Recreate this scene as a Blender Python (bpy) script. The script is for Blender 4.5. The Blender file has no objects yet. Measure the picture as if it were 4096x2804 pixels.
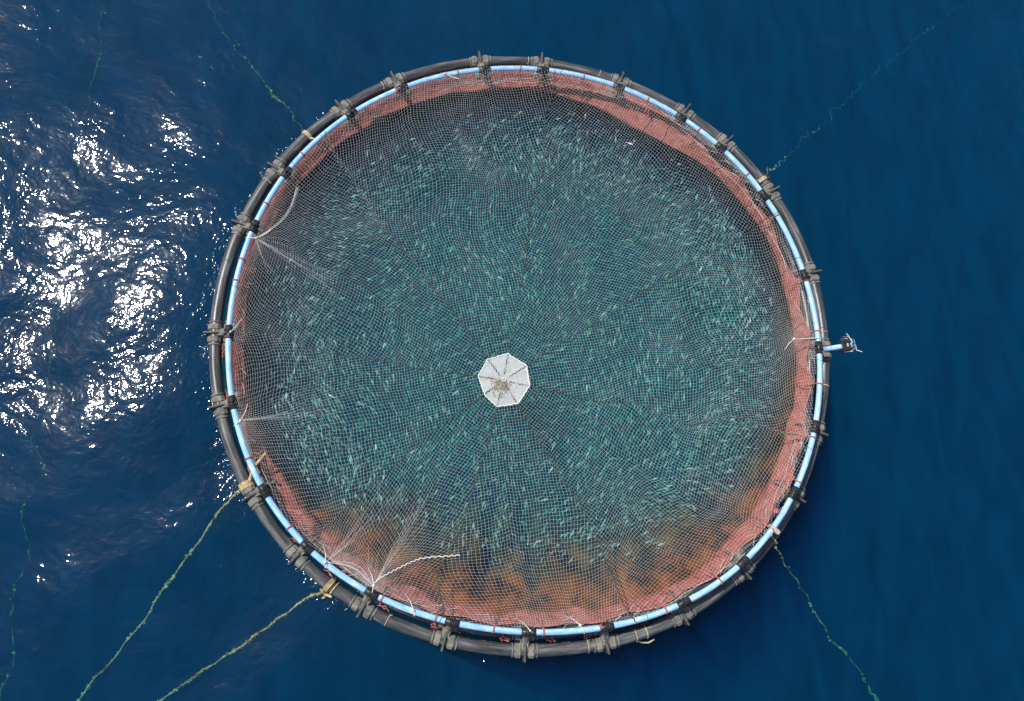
import bpy, math, random
import numpy as np
from mathutils import Matrix, Vector

random.seed(7)
rng = np.random.default_rng(7)
S = bpy.context.scene
COL = S.collection
PI = math.pi

# ------------------------------------------------------------------ camera
cam_d = bpy.data.cameras.new("camera")
cam = bpy.data.objects.new("camera", cam_d)
COL.objects.link(cam)
TX, TY = 0.2595605, -0.1028654
cam.matrix_world = Matrix.Translation((-3.157, -6.947, 23.417)) @ Matrix.Rotation(TX, 4, 'X') @ Matrix.Rotation(TY, 4, 'Y')
cam_d.sensor_width = 36.0
cam_d.lens = 36.0 * 3000 / 4096
cam_d.clip_start = 0.5
cam_d.clip_end = 5000
S.camera = cam

# ------------------------------------------------------------------ sky, sun, exposure
SUN_AZ, SUN_EL = 145.7, 57.5
W = bpy.data.worlds.new("World")
S.world = W
W.use_nodes = True
wn = W.node_tree
bg = wn.nodes.get('Background') or wn.nodes.new('ShaderNodeBackground')
sky = wn.nodes.new('ShaderNodeTexSky')
sky.sky_type = 'NISHITA'
sky.sun_disc = False
sky.sun_elevation = math.radians(SUN_EL)
sky.sun_rotation = math.radians(90 - SUN_AZ)
wn.links.new(sky.outputs[0], bg.inputs[0])
bg.inputs[1].default_value = 0.10
sd = bpy.data.lights.new("sun", 'SUN')
sd.energy = 4.2
sd.angle = math.radians(0.5)
sd.color = (1.0, 0.965, 0.92)
sun = bpy.data.objects.new("sun", sd)
COL.objects.link(sun)
az, el = math.radians(SUN_AZ), math.radians(SUN_EL)
sdir = Vector((math.cos(el) * math.cos(az), math.cos(el) * math.sin(az), math.sin(el)))
sun.rotation_euler = sdir.to_track_quat('Z', 'Y').to_euler()
sun.location = sdir * 40
S.view_settings.view_transform = 'Standard'
S.view_settings.look = 'None'
S.view_settings.gamma = 1
S.view_settings.exposure = 0.0
S.render.engine = 'CYCLES'
cy = S.cycles
cy.max_bounces = 8
cy.diffuse_bounces = 2
cy.glossy_bounces = 2
cy.transmission_bounces = 4
cy.transparent_max_bounces = 24
cy.volume_bounces = 1
cy.caustics_reflective = False
cy.caustics_refractive = False
cy.sample_clamp_direct = 0
cy.sample_clamp_indirect = 4
cy.use_denoising = True
cy.denoising_input_passes = 'RGB'
cy.use_adaptive_sampling = False

# ------------------------------------------------------------------ helpers
def tag(o, label=None, cat=None, group=None, kind=None):
    if label: o['label'] = label
    if cat: o['category'] = cat
    if group: o['group'] = group
    if kind: o['kind'] = kind
    return o

def empty(name, loc=(0, 0, 0)):
    o = bpy.data.objects.new(name, None)
    COL.objects.link(o)
    o.location = loc
    o.empty_display_size = 0.2
    return o

class MB:
    """collects shapes that belong to ONE mesh"""
    def __init__(s): s.v = []; s.f = []; s.n = 0; s.mi = []
    def add(s, v, f, mi=0):
        s.v.append(np.asarray(v, float).reshape(-1, 3)); s.f += [tuple(i + s.n for i in q) for q in f]
        s.mi += [mi] * len(f); s.n += len(s.v[-1])
    def tube(s, P, r, k=8, closed=False, cap=True, mi=0, up=(0, 0, 1)):
        P = np.asarray(P, float); n = len(P)
        r = np.broadcast_to(np.asarray(r, float), (n,))
        T = (np.roll(P, -1, 0) - np.roll(P, 1, 0)) if closed else np.gradient(P, axis=0)
        T /= np.linalg.norm(T, axis=1)[:, None] + 1e-12
        U = np.cross(T, np.broadcast_to(up, T.shape)); L = np.linalg.norm(U, axis=1)
        bad = L < .05
        U[bad] = np.cross(T[bad], (1, 0, 0)); U /= np.linalg.norm(U, axis=1)[:, None]
        for i in range(1, n):
            if np.dot(U[i], U[i - 1]) < 0: U[i] = -U[i]
        V = np.cross(U, T)
        a = np.arange(k) * 2 * PI / k
        v = P[:, None] + r[:, None, None] * (np.cos(a)[None, :, None] * U[:, None] + np.sin(a)[None, :, None] * V[:, None])
        f = []
        for i in range(n if closed else n - 1):
            j = (i + 1) % n
            for q in range(k):
                w = (q + 1) % k
                f.append((i * k + q, i * k + w, j * k + w, j * k + q))
        if cap and not closed:
            f.append(tuple(range(k))); f.append(tuple((n - 1) * k + q for q in range(k))[::-1])
        s.add(v, f, mi)
    def box(s, c, ex, ey, ez, h, bev=0.0, mi=0):
        c = np.array(c, float); h = np.array(h, float); b = min(bev, min(h) * .6)
        E = np.array([ex, ey, ez], float)
        if b <= 0:
            q = np.array([[x, y, z] for z in (-1, 1) for y in (-1, 1) for x in (-1, 1)]) * h
            s.add(c + q @ E, [(0, 2, 3, 1), (4, 5, 7, 6), (0, 1, 5, 4), (2, 6, 7, 3), (0, 4, 6, 2), (1, 3, 7, 5)], mi)
            return
        # bevelled box: octagonal-section rings along z
        def ring(z, hx, hy, cc):
            return [(hx - cc, -hy, z), (hx, -hy + cc, z), (hx, hy - cc, z), (hx - cc, hy, z), (-hx + cc, hy, z), (-hx, hy - cc, z), (-hx, -hy + cc, z), (-hx + cc, -hy, z)]
        q = ring(-h[2], h[0] - b, h[1] - b, b * .4) + ring(-h[2] + b, h[0], h[1], b) + ring(h[2] - b, h[0], h[1], b) + ring(h[2], h[0] - b, h[1] - b, b * .4)
        f = [tuple(range(8))[::-1], tuple(range(24, 32))]
        for i in range(3):
            for k in range(8):
                w = (k + 1) % 8
                f.append((i * 8 + k, i * 8 + w, i * 8 + 8 + w, i * 8 + 8 + k))
        s.add(c + np.array(q) @ E, f, mi)
    def blob(s, c, r, sq=(1, 1, 1), jit=.25, mi=0):
        v = []; N = 6
        for i in range(1, 4):
            t = PI * i / 4
            for k in range(N):
                p = 2 * PI * (k + .5 * (i % 2)) / N
                v.append((math.sin(t) * math.cos(p), math.sin(t) * math.sin(p), math.cos(t)))
        v += [(0, 0, 1), (0, 0, -1)]
        v = np.array(v) * (1 + rng.normal(0, jit, (len(v), 1))) * r * np.array(sq)
        f = []
        for i in range(2):
            for k in range(N):
                w = (k + 1) % N
                f.append((i * N + k, i * N + N + k, i * N + N + w, i * N + w))
        for k in range(N):
            w = (k + 1) % N
            f.append((18, k, w)); f.append((19, 2 * N + w, 2 * N + k))
        s.add(np.array(c) + v, f, mi)
    def build(s, name, mats, parent=None, smooth=True):
        me = bpy.data.meshes.new(name)
        me.from_pydata(np.concatenate(s.v).tolist(), [], s.f)
        for m in (mats if isinstance(mats, (list, tuple)) else [mats]): me.materials.append(m)
        if any(s.mi): me.polygons.foreach_set('material_index', s.mi)
        me.polygons.foreach_set('use_smooth', [smooth] * len(me.polygons))
        me.update()
        o = bpy.data.objects.new(name, me)
        COL.objects.link(o)
        if parent:
            o.parent = parent
            l = parent_world(parent)
            o.location = -l
        return o

def parent_world(p):
    l = Vector(p.location)
    while p.parent:
        p = p.parent; l = l + Vector(p.location)
    return l

def noise1(t, seed, per=None, octs=3):
    """smooth periodic 1-D noise on angle t (radians)"""
    r = np.random.default_rng(seed); o = 0 * np.asarray(t, float)
    for k in range(1, octs + 1):
        n = (per or 3) * 2 ** (k - 1)
        for q in range(3):
            m = int(n * (1 + .37 * q)) + 1
            o = o + r.normal() * np.sin(m * t + r.uniform(0, 6.28)) * .5 ** (k - 1) * .5
    return o

def nz2(x, y, seed, wl, n=10):
    r = np.random.default_rng(seed); o = 0 * x
    for i in range(n):
        a = r.uniform(0, 2 * PI); k = 2 * PI / (wl * r.uniform(.7, 1.5))
        o = o + np.sin(k * (x * math.cos(a) + y * math.sin(a)) + r.uniform(0, 6.28))
    return o / math.sqrt(n / 2)

# ------------------------------------------------------------------ materials
def mat(name): 
    m = bpy.data.materials.new(name); m.use_nodes = True
    nt = m.node_tree
    return m, nt, nt.nodes['Principled BSDF']
def ramp(nt, fac, stops):
    r = nt.nodes.new('ShaderNodeValToRGB')
    e = r.color_ramp.elements
    while len(e) < len(stops): e.new(.5)
    for q, (p, c) in zip(e, stops): q.position = p; q.color = (*c, 1) if len(c) == 3 else c
    nt.links.new(fac, r.inputs[0]); return r.outputs[0]
def noise(nt, scale, detail=4, rough=.55, vec=None, dist=0.):
    n = nt.nodes.new('ShaderNodeTexNoise'); n.inputs['Scale'].default_value = scale
    n.inputs['Detail'].default_value = detail; n.inputs['Roughness'].default_value = rough; n.inputs['Distortion'].default_value = dist
    if vec is None:
        g = nt.nodes.new('ShaderNodeNewGeometry'); vec = g.outputs['Position']
    nt.links.new(vec, n.inputs['Vector']); return n.outputs['Fac']
def bump(nt, h, dist, strength=1.0, nrm=None):
    b = nt.nodes.new('ShaderNodeBump'); b.inputs['Distance'].default_value = dist
    if hasattr(strength, 'default_value'): nt.links.new(strength, b.inputs['Strength'])
    else: b.inputs['Strength'].default_value = strength
    nt.links.new(h, b.inputs['Height'])
    if nrm: nt.links.new(nrm, b.inputs['Normal'])
    return b.outputs[0]
def simple(name, c1, c2, scale=8, rough=.6, bm=.0, lo=.35, hi=.65, spec=.4, detail=5):
    m, nt, p = mat(name)
    f = noise(nt, scale, detail)
    nt.links.new(ramp(nt, f, [(lo, c1), (hi, c2)]), p.inputs['Base Color'])
    p.inputs['Roughness'].default_value = rough
    p.inputs['Specular IOR Level'].default_value = spec
    if bm: nt.links.new(bump(nt, noise(nt, scale * 3, 3), bm), p.inputs['Normal'])
    return m

def polar_vec(nt, kr=1., kt=1., kz=1.):
    """(radius, angle, height) of a point round the cage centre: lets streaks run along the curved pipes"""
    g = nt.nodes.new('ShaderNodeNewGeometry'); sp = nt.nodes.new('ShaderNodeSeparateXYZ'); nt.links.new(g.outputs['Position'], sp.inputs[0])
    def M(op, a, b=None):
        m = nt.nodes.new('ShaderNodeMath'); m.operation = op
        for i, q in enumerate((a, b)):
            if q is None: continue
            if isinstance(q, (int, float)): m.inputs[i].default_value = q
            else: nt.links.new(q, m.inputs[i])
        return m.outputs[0]
    r = M('SQRT', M('ADD', M('MULTIPLY', sp.outputs[0], sp.outputs[0]), M('MULTIPLY', sp.outputs[1], sp.outputs[1])))
    t = M('ARCTAN2', sp.outputs[1], sp.outputs[0])
    c = nt.nodes.new('ShaderNodeCombineXYZ')
    nt.links.new(M('MULTIPLY', r, kr), c.inputs[0]); nt.links.new(M('MULTIPLY', t, kt), c.inputs[1]); nt.links.new(M('MULTIPLY', sp.outputs[2], kz), c.inputs[2])
    return c.outputs[0]

# black polyethylene pipe, scuffed and salt-dusted along its length
M_pipe, nt, p = mat('black_pipe')
v = polar_vec(nt, 9, 9, 9)
f = noise(nt, 1.0, 8, .65, v)
nt.links.new(ramp(nt, f, [(.34, (.032, .034, .036)), (.50, (.08, .083, .084)), (.60, (.15, .152, .148)), (.70, (.27, .27, .255))]), p.inputs['Base Color'])
p.inputs['Roughness'].default_value = .34
nt.links.new(bump(nt, f, .01), p.inputs['Normal'])
M_brk = simple('dusty_grey_plastic', (.085, .085, .08), (.27, .25, .205), 5, .65, .01, .3, .62)
M_flange = simple('grey_moulded_plastic', (.06, .062, .06), (.14, .135, .12), 7, .55, .005)
M_clamp = simple('black_moulded_plastic', (.014, .015, .016), (.04, .04, .042), 9, .4, .003)
M_blue = None
m, nt, p = mat('blue_pipe'); M_blue = m
f = noise(nt, 1.0, 5, .6, polar_vec(nt, 14, 30, 14))
nt.links.new(ramp(nt, f, [(.35, (.26, .55, .92)), (.56, (.42, .69, .95)), (.68, (.70, .86, .97))]), p.inputs['Base Color'])
p.inputs['Roughness'].default_value = .28
M_thread = simple('white_net_twine', (.80, .79, .73), (.90, .90, .87), 3, .8)
M_disc = simple('white_knotted_twine', (.84, .84, .80), (.93, .93, .92), 3, .8)
M_dirty = simple('dirty_brown_twine', (.30, .24, .12), (.62, .58, .48), 6, .9)
M_seam = simple('dark_grey_cord', (.03, .035, .035), (.10, .11, .10), 14, .8)
M_cream = simple('cream_rope', (.52, .42, .28), (.75, .66, .50), 14, .85, .01)
M_yellow = simple('weathered_yellow_rope', (.40, .27, .08), (.72, .58, .34), 10, .85, .01)
M_red = simple('red_cord', (.40, .10, .075), (.58, .21, .17), 14, .85)
M_white = simple('white_plastic', (.6, .57, .5), (.8, .78, .72), 12, .6)
M_growth = simple('marine_growth', (.10, .07, .03), (.46, .42, .20), 7, .9, .02, .38, .6)
M_growth_g = simple('green_marine_growth', (.08, .12, .06), (.36, .44, .24), 6, .9, .02, .38, .6)
M_rope = simple('weedy_rope', (.24, .20, .09), (.58, .54, .32), 6, .9, .02)
M_ropedeep = simple('pale_submerged_rope', (.03, .055, .045), (.20, .28, .19), 3.2, .9, .02, .42, .6)
M_weedline = simple('dull_weed', (.03, .03, .012), (.20, .17, .06), 9, .95)
M_brown = simple('brown_weed', (.05, .03, .02), (.16, .10, .06), 12, .95)

# fine-meshed brick red jump net: cloth-like, wet, slightly see-through
M_jump, nt, p = mat('red_net_cloth')
f = noise(nt, 1.0, 6, .6, polar_vec(nt, 5, 22, 3))
f2 = noise(nt, 26, 2)
mx = nt.nodes.new('ShaderNodeMix'); mx.data_type = 'FLOAT'; mx.inputs[0].default_value = .35
nt.links.new(f, mx.inputs[2]); nt.links.new(f2, mx.inputs[3])
nt.links.new(ramp(nt, mx.outputs[0], [(.34, (.36, .10, .072)), (.5, (.56, .18, .135)), (.66, (.67, .27, .215))]), p.inputs['Base Color'])
p.inputs['Roughness'].default_value = .5
nt.links.new(bump(nt, f, .05), p.inputs['Normal'])
tr = nt.nodes.new('ShaderNodeBsdfTranslucent'); tr.inputs[0].default_value = (.6, .18, .14, 1)
ms = nt.nodes.new('ShaderNodeMixShader'); ms.inputs[0].default_value = .45
tp = nt.nodes.new('ShaderNodeBsdfTransparent'); ms2 = nt.nodes.new('ShaderNodeMixShader'); ms2.inputs[0].default_value = .04
out = nt.nodes['Material Output']
nt.links.new(p.outputs[0], ms.inputs[1]); nt.links.new(tr.outputs[0], ms.inputs[2])
nt.links.new(ms.outputs[0], ms2.inputs[1]); nt.links.new(tp.outputs[0], ms2.inputs[2]); nt.links.new(ms2.outputs[0], out.inputs[0])

# the bag below the water: overgrown orange-brown net
M_bag, nt, p = mat('orange_brown_net')
f = noise(nt, 1.0, 6, .65, polar_vec(nt, 1.2, 11, 1.3))
nt.links.new(ramp(nt, f, [(.40, (.035, .014, .004)), (.5, (.19, .052, .011)), (.64, (.34, .10, .022))]), p.inputs['Base Color'])
p.inputs['Roughness'].default_value = .9
nt.links.new(bump(nt, f, .15), p.inputs['Normal'])

M_fish = simple('silver_grey_fish', (.26, .27, .25), (.70, .70, .66), 4, .4, 0, .35, .65, .6)
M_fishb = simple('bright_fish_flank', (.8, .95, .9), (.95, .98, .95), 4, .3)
M_case = simple('black_instrument_case', (.012, .013, .014), (.05, .05, .05), 30, .25)
M_metal, nt, p = mat('scratched_steel'); p.inputs['Metallic'].default_value = .7; p.inputs['Roughness'].default_value = .35; p.inputs['Base Color'].default_value = (.7, .7, .68, 1)
M_label = simple('grey_sticker', (.35, .42, .42), (.5, .56, .55), 20, .6)

# water: a real body with fresnel reflection on top and blue scattering inside
M_water = bpy.data.materials.new('sea_water'); M_water.use_nodes = True
nt = M_water.node_tree; nt.nodes.clear()
out = nt.nodes.new('ShaderNodeOutputMaterial')
geo = nt.nodes.new('ShaderNodeNewGeometry')
def scaled(sx, sy, rz):
    m = nt.nodes.new('ShaderNodeMapping'); m.inputs['Scale'].default_value = (sx, sy, 1); m.inputs['Rotation'].default_value = (0, 0, rz)
    nt.links.new(geo.outputs['Position'], m.inputs[0]); return m.outputs[0]
n1 = noise(nt, 1.0, 3, .5, scaled(1.3, 1.6, .5), .3)
n2 = noise(nt, 1.0, 3, .55, scaled(2.9, 2.6, .2), .3)
patch = noise(nt, .30, 2, .5, scaled(1.3, .8, .5))
pr = nt.nodes.new('ShaderNodeMapRange'); pr.inputs[1].default_value = .36; pr.inputs[2].default_value = .62; pr.inputs[3].default_value = .15; pr.inputs[4].default_value = 1.0
nt.links.new(patch, pr.inputs[0])
b1 = bump(nt, n1, .042, 1.0)
sp_ = nt.nodes.new('ShaderNodeVectorMath'); sp_.operation = 'MULTIPLY'; sp_.inputs[1].default_value = (1, 1, 0); nt.links.new(geo.outputs['Position'], sp_.inputs[0])
ln_ = nt.nodes.new('ShaderNodeVectorMath'); ln_.operation = 'LENGTH'; nt.links.new(sp_.outputs[0], ln_.inputs[0])
ri_ = nt.nodes.new('ShaderNodeMapRange'); ri_.inputs[1].default_value = 8.6; ri_.inputs[2].default_value = 9.8; ri_.inputs[3].default_value = .2; ri_.inputs[4].default_value = 1
nt.links.new(ln_.outputs['Value'], ri_.inputs[0])
mu_ = nt.nodes.new('ShaderNodeMath'); mu_.operation = 'MULTIPLY'; nt.links.new(pr.outputs[0], mu_.inputs[0]); nt.links.new(ri_.outputs[0], mu_.inputs[1])
b2 = bump(nt, n2, .037, mu_.outputs[0], b1)
# small lapping ripples close to the collar
rm_ = nt.nodes.new('ShaderNodeMapRange'); rm_.inputs[1].default_value = 10.1; rm_.inputs[2].default_value = 10.9; rm_.inputs[3].default_value = .7; rm_.inputs[4].default_value = 0
nt.links.new(ln_.outputs['Value'], rm_.inputs[0])
rn_ = nt.nodes.new('ShaderNodeMapRange'); rn_.inputs[1].default_value = 9.75; rn_.inputs[2].default_value = 9.95; nt.links.new(ln_.outputs['Value'], rn_.inputs[0])
mm_ = nt.nodes.new('ShaderNodeMath'); mm_.operation = 'MULTIPLY'; nt.links.new(rm_.outputs[0], mm_.inputs[0]); nt.links.new(rn_.outputs[0], mm_.inputs[1])
b2 = bump(nt, noise(nt, 8.5, 2, .6), .05, mm_.outputs[0], b2)
fr = nt.nodes.new('ShaderNodeFresnel'); fr.inputs['IOR'].default_value = 1.33
nt.links.new(b2, fr.inputs['Normal'])
gl = nt.nodes.new('ShaderNodeBsdfGlossy'); gl.inputs['Roughness'].default_value = .07; nt.links.new(b2, gl.inputs['Normal'])
gl2 = nt.nodes.new('ShaderNodeBsdfGlossy'); gl2.inputs['Roughness'].default_value = .24; nt.links.new(b1, gl2.inputs['Normal'])
gm = nt.nodes.new('ShaderNodeMixShader'); gm.inputs[0].default_value = .06
nt.links.new(gl.outputs[0], gm.inputs[1]); nt.links.new(gl2.outputs[0], gm.inputs[2])
tr = nt.nodes.new('ShaderNodeBsdfTransparent')
# light and dark ripple streaks painted into the surface transparency with stretched noise
ripple_tint = noise(nt, 1.0, 5, .6, scaled(1.3, .42, .15), .8)
nt.links.new(ramp(nt, ripple_tint, [(.32, (.74, .75, .78)), (.5, (.88, .89, .90)), (.66, (1, 1, 1))]), tr.inputs[0])
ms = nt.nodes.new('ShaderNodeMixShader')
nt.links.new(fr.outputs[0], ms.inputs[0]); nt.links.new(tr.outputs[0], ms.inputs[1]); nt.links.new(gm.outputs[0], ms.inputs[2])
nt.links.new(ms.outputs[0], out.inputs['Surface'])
vs = nt.nodes.new('ShaderNodeVolumeScatter'); vs.inputs['Color'].default_value = (.0, .26, 1.0, 1); vs.inputs['Density'].default_value = .074; vs.inputs['Anisotropy'].default_value = .0
va = nt.nodes.new('ShaderNodeVolumeAbsorption')
# absorption coefficient = density * (1 - colour)
va.inputs['Color'].default_value = (.20, .87, .86, 1); va.inputs['Density'].default_value = .50
ad = nt.nodes.new('ShaderNodeAddShader')
nt.links.new(vs.outputs[0], ad.inputs[0]); nt.links.new(va.outputs[0], ad.inputs[1]); nt.links.new(ad.outputs[0], out.inputs['Volume'])

# ------------------------------------------------------------------ the sea
def axis(lo, hi, st):
    a = list(np.arange(lo, hi + st / 2, st)); g = st
    l, h = [], []
    x = a[0]; 
    while x > -1500: g *= 1.35; x -= g; l.append(x)
    g = st; x = a[-1]
    while x < 1500: g *= 1.35; x += g; h.append(x)
    return np.array(l[::-1] + a + h)
ax, ay = axis(-24, 26, .16), axis(-17, 20, .16)
X, Y = np.meshgrid(ax, ay)
def wave(X, Y):
    r = np.random.default_rng(3); Z = 0 * X
    for i in range(46):
        wl = 0.9 * (11 ** r.uniform(0, 1)); k = 2 * PI / wl
        a = math.radians(-35) + r.normal(0, .75)
        sl = .0088 * (wl / 2) ** .45
        Z += sl / k * np.sin(k * (X * math.cos(a) + Y * math.sin(a)) + .5 * np.sin(.37 * X + i) + .5 * np.cos(.31 * Y + 2 * i) + r.uniform(0, 6.28))
    rr = np.hypot(X, Y)
    shelter = np.clip((rr - 8.6) / 1.8, 0.25, 1)
    lee = 1 - .15 / (1 + np.exp(-(X * .79 - Y * .61 - 6) / 3))
    fade = np.clip(1 - (np.hypot(X, Y) - 26) / 60, 0, 1)
    return Z * shelter * lee * fade
Z = wave(X, Y)
ny, nx = X.shape
v = np.stack([X.ravel(), Y.ravel(), Z.ravel()], 1)
idx = np.arange(nx * ny).reshape(ny, nx)
fa = np.stack([idx[:-1, :-1].ravel(), idx[:-1, 1:].ravel(), idx[1:, 1:].ravel(), idx[1:, :-1].ravel()], 1).tolist()
# sides and bottom close the body
loop = list(idx[0, :]) + list(idx[1:, -1]) + list(idx[-1, -2::-1]) + list(idx[-2:0:-1, 0])
nb = len(v); low = v[loop].copy(); low[:, 2] = -40
v = np.concatenate([v, low])
for i in range(len(loop)):
    j = (i + 1) % len(loop)
    fa.append((int(loop[i]), nb + i, nb + j, int(loop[j])))
fa.append(tuple(nb + i for i in range(len(loop)))[::-1])
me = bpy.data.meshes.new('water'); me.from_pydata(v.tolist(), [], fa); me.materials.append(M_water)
me.polygons.foreach_set('use_smooth', [True] * ((nx - 1) * (ny - 1)) + [False] * (len(loop) + 1))
me.update()
o = bpy.data.objects.new('water', me); COL.objects.link(o)
tag(o, 'deep blue sea with sun glitter at the left', None, None, 'structure')
m = MB(); m.add([(-1400, -1400, -39), (1400, -1400, -39), (1400, 1400, -39), (-1400, 1400, -39)], [(0, 1, 2, 3)])
tag(m.build('seabed', simple('dark_seabed', (.02, .03, .03), (.05, .06, .05), .05, .9), None, False), None, None, None, 'structure')

# ------------------------------------------------------------------ measured outlines (angle in degrees, radius in metres)
FL = [(129.1,10.066),(147.0,10.067),(116.8,10.072),(98.8,10.033),(86.1,9.998),(69.2,9.984),(54.3,9.995),(43.7,10.059),(30.0,10.077),(11.4,10.063),(-4.4,9.897),(-21.0,9.949),(-34.2,9.986),(-51.2,10.026),(-64.7,9.990),(-79.1,9.872),(-93.2,9.871),(-106.9,9.888),(-121.6,9.944),(-135.6,10.015),(-148.5,10.018),(-165.3,9.989),(-178.7,9.971),(159.9,9.984)]
RL = [(129.3,9.340),(147.7,9.363),(117.2,9.344),(98.9,9.252),(86.2,9.252),(69.2,9.265),(54.1,9.242),(43.3,9.354),(29.4,9.334),(10.2,9.349),(-5.2,9.400),(-21.3,9.581),(-34.9,9.616),(-51.2,9.680),(-64.4,9.556),(-79.0,9.373),(-93.0,9.301),(-106.6,9.310),(-121.4,9.441),(-135.1,9.572),(-147.4,9.591),(-164.4,9.462),(-177.8,9.356),(160.6,9.407)]
WL = [(124.5,9.203),(120.0,9.093),(115.3,9.075),(110.7,9.054),(106.0,9.083),(99.5,8.934),(95.0,8.956),(90.9,9.020),(86.0,8.919),(82.5,8.871),(71.6,8.715),(62.6,8.507),(53.7,8.593),(45.1,8.845),(38.5,8.919),(31.0,8.977),(25.6,9.017),(20.9,9.086),(15.8,9.057),(10.1,8.944),(4.4,8.964),(-1.8,8.969),(-7.9,9.042),(-10.9,8.998),(-17.0,9.059),(-21.1,8.948),(-25.3,9.042),(-31.2,9.043),(-37.5,9.146),(-42.4,9.158),(-47.7,9.065),(-54.5,9.175),(-60.4,9.178),(-67.5,9.053),(-72.3,8.952),(-76.2,8.951),(-80.1,8.973),(-83.0,8.725),(-88.3,8.827),(-93.3,8.706),(-97.7,8.931),(-101.5,8.847),(-105.3,8.780),(-108.9,9.014),(-112.9,8.810),(-115.3,8.790),(-118.8,8.956),(-122.8,8.878),(-126.3,8.841),(-129.0,8.980),(-130.6,9.069),(-136.5,8.964),(-138.5,9.026),(-141.2,9.106),(-144.8,9.016),(-149.8,9.013),(-153.7,9.100),(-158.1,9.130),(-162.1,9.174),(-164.8,9.102),(-168.7,9.111),(-173.5,9.123),(-179.3,9.107),(176.8,9.128),(174.7,9.160),(168.7,9.187),(163.5,9.201),(158.5,9.134),(153.4,9.220),(148.0,9.223),(144.3,9.165),(141.9,9.148),(135.7,9.177),(130.7,9.140),(126.6,9.075)]
def smooth_ring(data, order=5):
    a = np.radians([q[0] for q in data]); r = np.array([q[1] for q in data])
    B = lambda t: np.stack([np.ones_like(t)] + [g(k * t) for k in range(1, order + 1) for g in (np.cos, np.sin)], -1)
    A = B(a); w = np.linalg.solve(A.T @ A + 1e-2 * np.eye(A.shape[1]), A.T @ r)
    return lambda t: B(np.asarray(t, float)) @ w
rF = smooth_ring(FL); rR = smooth_ring(RL)
_wa = np.radians([q[0] for q in WL]) % (2 * PI); _o = np.argsort(_wa); _wa = _wa[_o]; _wr = np.array([q[1] for q in WL])[_o]
def rW(t): return np.interp(np.asarray(t, float) % (2 * PI), _wa, _wr, period=2 * PI)
GAP = .485
PR = .178                      # floating pipe radius
ZP = .12                       # pipe axis height
ZR = .80                       # handrail height
def ring_pts(rf, n, z, t0=0, t1=2 * PI):
    t = np.linspace(t0, t1, n, endpoint=False)
    r = rf(t); return np.stack([r * np.cos(t), r * np.sin(t), z + 0 * t], 1)
def pos(a, r, z): return np.array([r * math.cos(a), r * math.sin(a), z])
def clock(deg):
    mnt = int(round(((90 - deg) % 360) / 6)) % 60
    return mnt

# ------------------------------------------------------------------ the floating collar
collar = empty('floating_collar', (0, 0, 0))
tag(collar, 'round black double-pipe floating collar with grey brackets and a light blue handrail', 'fish cage collar')
q = MB(); q.tube(ring_pts(rF, 360, ZP), PR, 20, True); 
q.build('outer_pipe', M_pipe, collar)
q = MB(); q.tube(ring_pts(lambda t: rF(t) - GAP, 360, ZP - .01), PR, 20, True)
q.build('inner_pipe', M_pipe, collar)
q = MB(); q.tube(ring_pts(rR, 360, ZR), .088, 14, True)
q.build('handrail', M_blue, collar)
# weld beads on the pipes
q = MB()
for k in range(17):
    a = k * 2 * PI / 17 + .11 * math.sin(k * 3.1)
    for rr, rad in ((rF(np.array([a]))[0], PR), (rF(np.array([a]))[0] - GAP, PR)):
        c = pos(a, rr, ZP); et = np.array([-math.sin(a), math.cos(a), 0])
        q = MB(); q.tube([c - et * .014, c - et * .007, c + et * .007, c + et * .014], [PR, PR + .007, PR + .007, PR], 20, False, False)
        q.build('weld_bead', M_pipe, collar)
rail_at = {}
for i, ((fa_, fr_), (ra_, rr_)) in enumerate(zip(FL, RL)):
    a = math.radians(fa_); ar = math.radians(ra_)
    er = np.array([math.cos(a), math.sin(a), 0]); et = np.array([-math.sin(a), math.cos(a), 0]); ez = np.array([0, 0, 1.])
    r1 = float(rF(a)); r2 = r1 - GAP; mid = (r1 + r2) / 2
    L = .30
    s = MB()
    for rr in (r1, r2):
        for sg in (-1, 1):
            c = er * rr + ez * ZP + et * sg * (.05 + L / 2)
            s.box(c, er, ez, et, (PR + .024, PR + .024, L / 2), .085)
            c2 = er * rr + ez * ZP + et * sg * (.05 + L + .012)
            s.tube([c2 - et * .02, c2 + et * .02], PR + .030, 16)
    s.box(er * mid + ez * (ZP + .01), er, et, ez, (GAP / 2, .13, .16), .05)
    b = s.build('bracket', M_brk, collar, False)
    s = MB(); s.box(er * (mid + .0) + ez * (ZP + .02), er, et, ez, (GAP / 2 + PR + .13, .034, .235), .03)
    s.build('flange', M_flange, b, False)
    rp_ = np.array([float(rR(ar)) * math.cos(ar), float(rR(ar)) * math.sin(ar), ZR])
    base = er * (mid - .02) + ez * (ZP + .12)
    s = MB()
    tt = np.linspace(0, 1, 6)[:, None]; P = base + (rp_ - base) * tt
    s.tube(P, [.15, .12, .10, .095, .095, .09], 10, up=tuple(et))
    for sg in (-1, 1): # two ribs that flank the post
        s.tube([er * (mid + .14) + et * sg * .07 + ez * (ZP + .15), base * .45 + rp_ * .55 + et * sg * .06, rp_ + et * sg * .05 - ez * .05], [.035, .03, .02], 6, up=tuple(et))
    s.build('post', M_brk, b)
    etr = np.array([-math.sin(ar), math.cos(ar), 0])
    s = MB()
    s.tube([rp_ - etr * .21, rp_ - etr * .205, rp_ + etr * .205, rp_ + etr * .21], [.104, .112, .112, .104], 14)
    for sg in (-.055, .055): s.tube([rp_ + etr * (sg - .022), rp_ + etr * (sg + .022)], .138, 14)
    s.tube([rp_ + ez * .1, rp_ + ez * .17], .03, 8)
    s.build('rail_clamp', M_clamp, b)

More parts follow.
